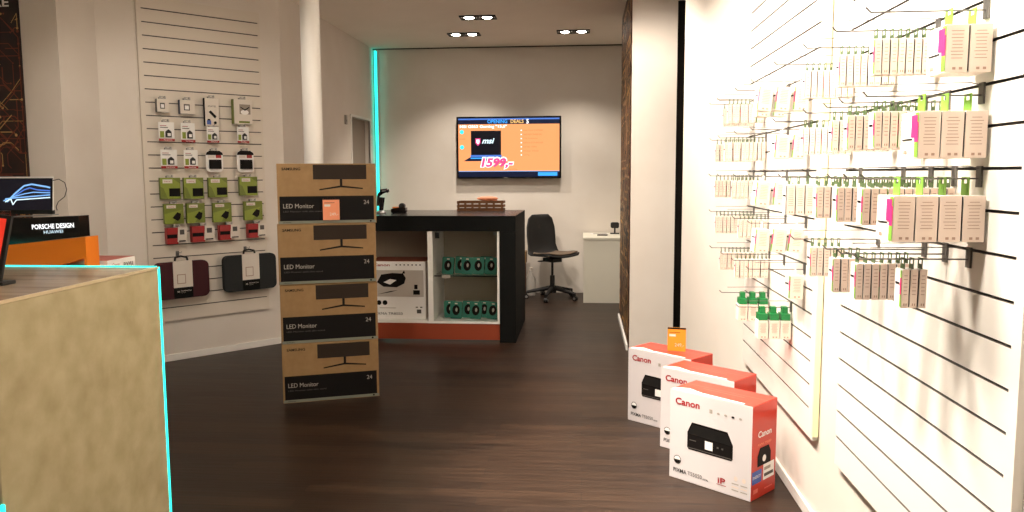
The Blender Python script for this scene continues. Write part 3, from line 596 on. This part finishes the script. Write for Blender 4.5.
MB().cyl((0, 0, .20), (.06, 0, .215), .024, 'blackgloss', .018, n=16).cyl((.06, 0, .215), (.072, 0, .195), .02, 'blackgloss', .012).build('head', t)
MB().cyl((.018, -.018, .205), (.05, -.02, .215), .007, 'steel').build('silver_trim', t)
t = thing('tape_dispenser', 'small black and orange dispenser beside the hand scanner', 'tape dispenser', (-1.78, 7.30, HT+.001), 0)
MB().prism([(0, .01), (.01, 0), (.13, 0), (.14, .01), (.14, .05), (.10, .055), (.02, .045), (0, .04)], 0, .07, 'blackgloss').build('body', t, .004)
MB().cyl((.10, .01, .065), (.10, .06, .065), .028, 'black', n=18).build('roll', t)
MB().box(.01, .01, .046, .07, .06, .058, 'orange').build('orange_lid', t, .003)

# ================================================================ television
TX, TZ, TW, TH = -1.548, 1.425, 1.285, .755
t = thing('television', 'wall-mounted television showing an orange laptop offer at 1599', 'television', (TX, 9.80, TZ), 0)
MB().box(0, 0, 0, TW, .05, TH, 'blackgloss').build('housing', t, .004)
MB().box(TW*.3, .051, TH*.3, TW*.7, .098, TH*.7, 'black').build('wall_bracket', t)
b_ = .022
def sx(f): return b_+f*(TW-2*b_)
def sz(f): return b_+f*(TH-2*b_)
MB().rect(sx(0), sz(0), sx(1), sz(1), 's_orange').rect(sx(0), sz(.90), sx(1), sz(1), 's_navy', .0012).rect(sx(0), sz(0), sx(1), sz(.09), 's_navy', .0012).rect(sx(0), sz(.975), sx(1), sz(1), 's_steel', .0016).rect(sx(0), sz(.09), sx(1), sz(.1), 's_paleblue', .0016).rect(sx(.79), sz(.015), sx(.98), sz(.075), 's_blue', .0016).build('screen', t)
MB().text('OPENING', sx(.29), sz(.915), .245, .045, 's_blue', .002, bold=.02).build('header_word', t)
MB().text('DEALS', sx(.52), sz(.915), .16, .045, 's_gold', .002, bold=.02).build('header_word', t)
MB().text('5', sx(.675), sz(.905), .03, .055, 's_white', .002, bold=.02).build('header_mark', t)
MB().text('MSI GS63 Gaming "15,6"', sx(.015), sz(.825), .58, .045, 's_white', .002, bold=.03).build('offer_title', t)
a = MB().rect(sx(.125), sz(.36), sx(.425), sz(.79), 's_black', .002).rect(sx(.12), sz(.34), sx(.43), sz(.375), 's_steel', .0024).poly([(sx(.12), sz(.34)), (sx(.43), sz(.34)), (sx(.47), sz(.27)), (sx(.05), sz(.27))], 's_navy', .0024).rect(sx(.12), sz(.31), sx(.44), sz(.33), 's_blue', .003)
a.poly([(sx(.17), sz(.66)), (sx(.22), sz(.66)), (sx(.22), sz(.58)), (sx(.195), sz(.53)), (sx(.17), sz(.58))], 's_pink', .003); a.poly([(sx(.18), sz(.64)), (sx(.21), sz(.64)), (sx(.21), sz(.59)), (sx(.195), sz(.56)), (sx(.18), sz(.59))], 's_white', .0034)
a.text('msi', sx(.235), sz(.57), .155, .065, 's_ice', .003, bold=.03, shear=.3); a.build('laptop_picture', t)
MB().text('1599,-', sx(.215), sz(.12), .42, .16, 's_white', .0034, bold=.11, shear=.2).text('1599,-', sx(.225), sz(.14), .395, .13, 's_pink', .0042, bold=.045, shear=.2).build('price', t)
a = MB()
for i, s in enumerate(('Intel Core i7-8750H', '16GB RAM 256GB SSD', '1TB Festplatte', 'GeForce GTX1060 6GB', 'Full HD 120Hz', 'Windows 10 Home', '2,0 kg')):
    z = sz(.78-i*.07); a.disc(sx(.625), z+.008, .008, 's_white', .002); a.text(s, sx(.645), z, len(s)*.0125, .017, 's_text', .002)
a.text('statt 1799,-', sx(.48), sz(.07)+.03, .14, .016, 's_text', .002); a.build('bullet_list', t)
a = MB().disc(sx(.035), sz(.77), .026, 's_cyan', .002).disc(sx(.035), sz(.51), .026, 's_cyan', .002).text('intel', sx(.01), sz(.64), .07, .018, 's_text', .002); a.build('badges', t)
MB().box(TW*.45, -.0012, .006, TW*.49, 0, .012, 'textgrey').build('maker_mark', t)

# ================================================================ office chair
t = thing('office_chair', 'black swivel office chair with a brown seat pad, by the white desk', 'chair', (-.355, 9.40, 0), math.radians(-50))
t.scale = (1.05, 1.03, 1.03)
# local: forward = +x
prof = [(.225, .505), (.20, .522), (.12, .515), (0, .50), (-.10, .495), (-.165, .51), (-.205, .55), (-.225, .62), (-.235, .72), (-.245, .82), (-.255, .92), (-.258, .965)]
wid = [.20, .235, .245, .24, .235, .225, .215, .20, .205, .20, .17, .115]
NU = 12; v = []; 
for side in (0, 1):
    for (x, z), w2 in zip(prof, wid):
        for i in range(NU+1):
            s = -1+2*i/NU; cup = .035*s*s
            nx, nz = ((0, 1) if x > -.18 and z < .56 else (1, 0))
            off = side*-.014
            v.append((x+nx*(cup+off), s*w2, z+nz*(cup*.6+off)))
n1 = len(prof)*(NU+1); f = []
for k in range(2):
    for j in range(len(prof)-1):
        for i in range(NU):
            q = (k*n1+j*(NU+1)+i, k*n1+j*(NU+1)+i+1, k*n1+(j+1)*(NU+1)+i+1, k*n1+(j+1)*(NU+1)+i); f.append(q if k else q[::-1])
bd = [i for i in range(NU+1)]+[j*(NU+1)+NU for j in range(1, len(prof))]+[(len(prof)-1)*(NU+1)+i for i in range(NU-1, -1, -1)]+[j*(NU+1) for j in range(len(prof)-2, 0, -1)]
for a_, b2 in zip(bd, bd[1:]+bd[:1]): f.append((a_, b2, b2+n1, a_+n1))
MB().add(v, f, 'chairblack', smooth=True).build('shell', t)
sv = []; sf = []
for j, (x, w2) in enumerate(((.205, .17), (.19, .215), (.1, .225), (0, .22), (-.09, .205), (-.14, .16))):
    zb = [.524, .533, .527, .513, .509, .514][j]
    for i in range(9):
        s = -1+2*i/8; sv.append((x, s*w2, zb+.021*s*s))
for j in range(5):
    for i in range(8): sf.append((j*9+i, j*9+i+1, (j+1)*9+i+1, (j+1)*9+i))
o = MB().add(sv, sf, 'seat', smooth=True).build('seat_pad', t); m_ = o.modifiers.new('s', 'SOLIDIFY'); m_.thickness = .012; m_.offset = 0
MB().box(-.09, -.07, .43, .09, .07, .475, 'chairblack').box(-.02, -.2, .44, .02, -.07, .452, 'chairblack').build('seat_mechanism', t, .006)
MB().cyl((0, 0, .26), (0, 0, .43), .014, 'chairblack').cyl((0, 0, .10), (0, 0, .27), .027, 'chairblack').build('gas_column', t)
MB().cyl((0, 0, .07), (0, 0, .15), .045, 'chairblack').build('hub', t)
for k in range(5):
    a_ = 2*math.pi*k/5+.35; c_, s_ = math.cos(a_), math.sin(a_)
    MB().cyl((.03*c_, .03*s_, .128), (.30*c_, .30*s_, .078), .027, 'chairblack', .016, n=10).build('leg', t)
    cs = MB().cyl((.30*c_, .30*s_, .075), (.30*c_, .30*s_, .05), .009, 'chairblack').build('caster', t)
    MB().cyl((.30*c_-.02*s_, .30*s_+.02*c_, .027), (.30*c_+.02*s_, .30*s_-.02*c_, .027), .027, 'chairblack', n=16).build('wheel', cs)
    MB().cyl((.30*c_+.0202*s_, .30*s_-.0202*c_, .027), (.30*c_+.023*s_, .30*s_-.023*c_, .027), .016, 'steel', n=14).cyl((.30*c_-.0202*s_, .30*s_+.0202*c_, .027), (.30*c_-.023*s_, .30*s_+.023*c_, .027), .016, 'steel', n=14).build('wheel_cap', cs)

# ================================================================ desk and small things at the back
t = thing('desk', 'white desk with a closed side panel behind the mural pier', 'desk', (0, 0, 0))
MB().box(.012, 9.10, .0, .05, 9.85, .73, 'desk').box(.05, 9.10, .0, .55, 9.13, .73, 'desk').build('side_panel', t, .002)
MB().box(1.25, 9.10, 0, 1.29, 9.85, .73, 'desk').build('side_panel', t, .002)
MB().box(.005, 9.09, .731, 1.30, 9.86, .756, 'desk').build('desktop', t, .003)
t = MB().box(0, 0, 0, .12, .085, .012, 'blackgloss').rect(.01, .0, .11, .011, 'dimgrey').build('phone', loc=(.17, 9.35, .757), rz=-.1, bevel=.003); tag(t, 'flat black phone lying on the white desk', 'phone')
MB().box(.01, .01, .0121, .11, .075, .0128, 'dimgrey').build('screen', t)
t = MB().box(0, 0, 0, .21, .14, .004, 'packwhite').build('paper_sheets', loc=(.12, 9.55, .757), rz=.2); tag(t, 'white paper sheets on the desk', 'paper')
MB().box(.02, .02, .0041, .19, .12, .0045, 'textgrey').build('printed_text', t)
t = thing('desk_webcam', 'small black device at the back of the white desk', 'desk device', (.382, 9.62, .757), 0)
MB().box(-.05, 0, .0, .06, .05, .012, 'black').box(-.005, .015, .012, .015, .03, .07, 'black').build('stand', t)
MB().prism(roundrect(.10, .07, .02, x0=-.045, z0=.07), 0, .04, 'black').build('body', t)
t = thing('cardboard_box', 'large brown cardboard box on the floor behind the black counter', 'box', (-1.135, 9.52, 0), 0)
MB().box(0, 0, 0, .44, .30, .40, 'crate').build('carton', t, .003); MB().box(.20, -.0015, .0, .25, 0, .40, 'kraft').build('packing_tape', t)
t = thing('cardboard_box', 'small light brown box on top of the large cardboard box', 'box', (-1.04, 9.56, .402), 0)
MB().box(0, 0, 0, .36, .22, .14, 'kraft').build('carton', t, .003); MB().box(0, -.0015, .05, .36, 0, .075, 'kraftedge').build('packing_tape', t)
t = thing('spray_bottle', 'pale bottle on the floor between black counter and office chair', 'bottle', (-.625, 9.60, 0), 0)
MB().lathe([(.0001, 0), (.055, 0), (.06, .02), (.058, .2), (.02, .29), (.02, .31), (.0001, .31)], 'clear').build('bottle_body', t)
MB().cyl((0, 0, .311), (0, 0, .345), .022, 'paper', n=16).build('cap', t)
t = MB().box(0, 0, 0, .02, .05, .10, 'textgrey').build('wall_sensor', loc=(DX+.001, 8.62, 2.03), bevel=.003); tag(t, 'small grey device on the wall left of the doorway', 'wall device')
MB().box(.0201, .015, .03, .022, .035, .05, 'dimgrey').build('button', t)
for k, o in PROTO.items():
    if k not in USED: print('unused proto', k)
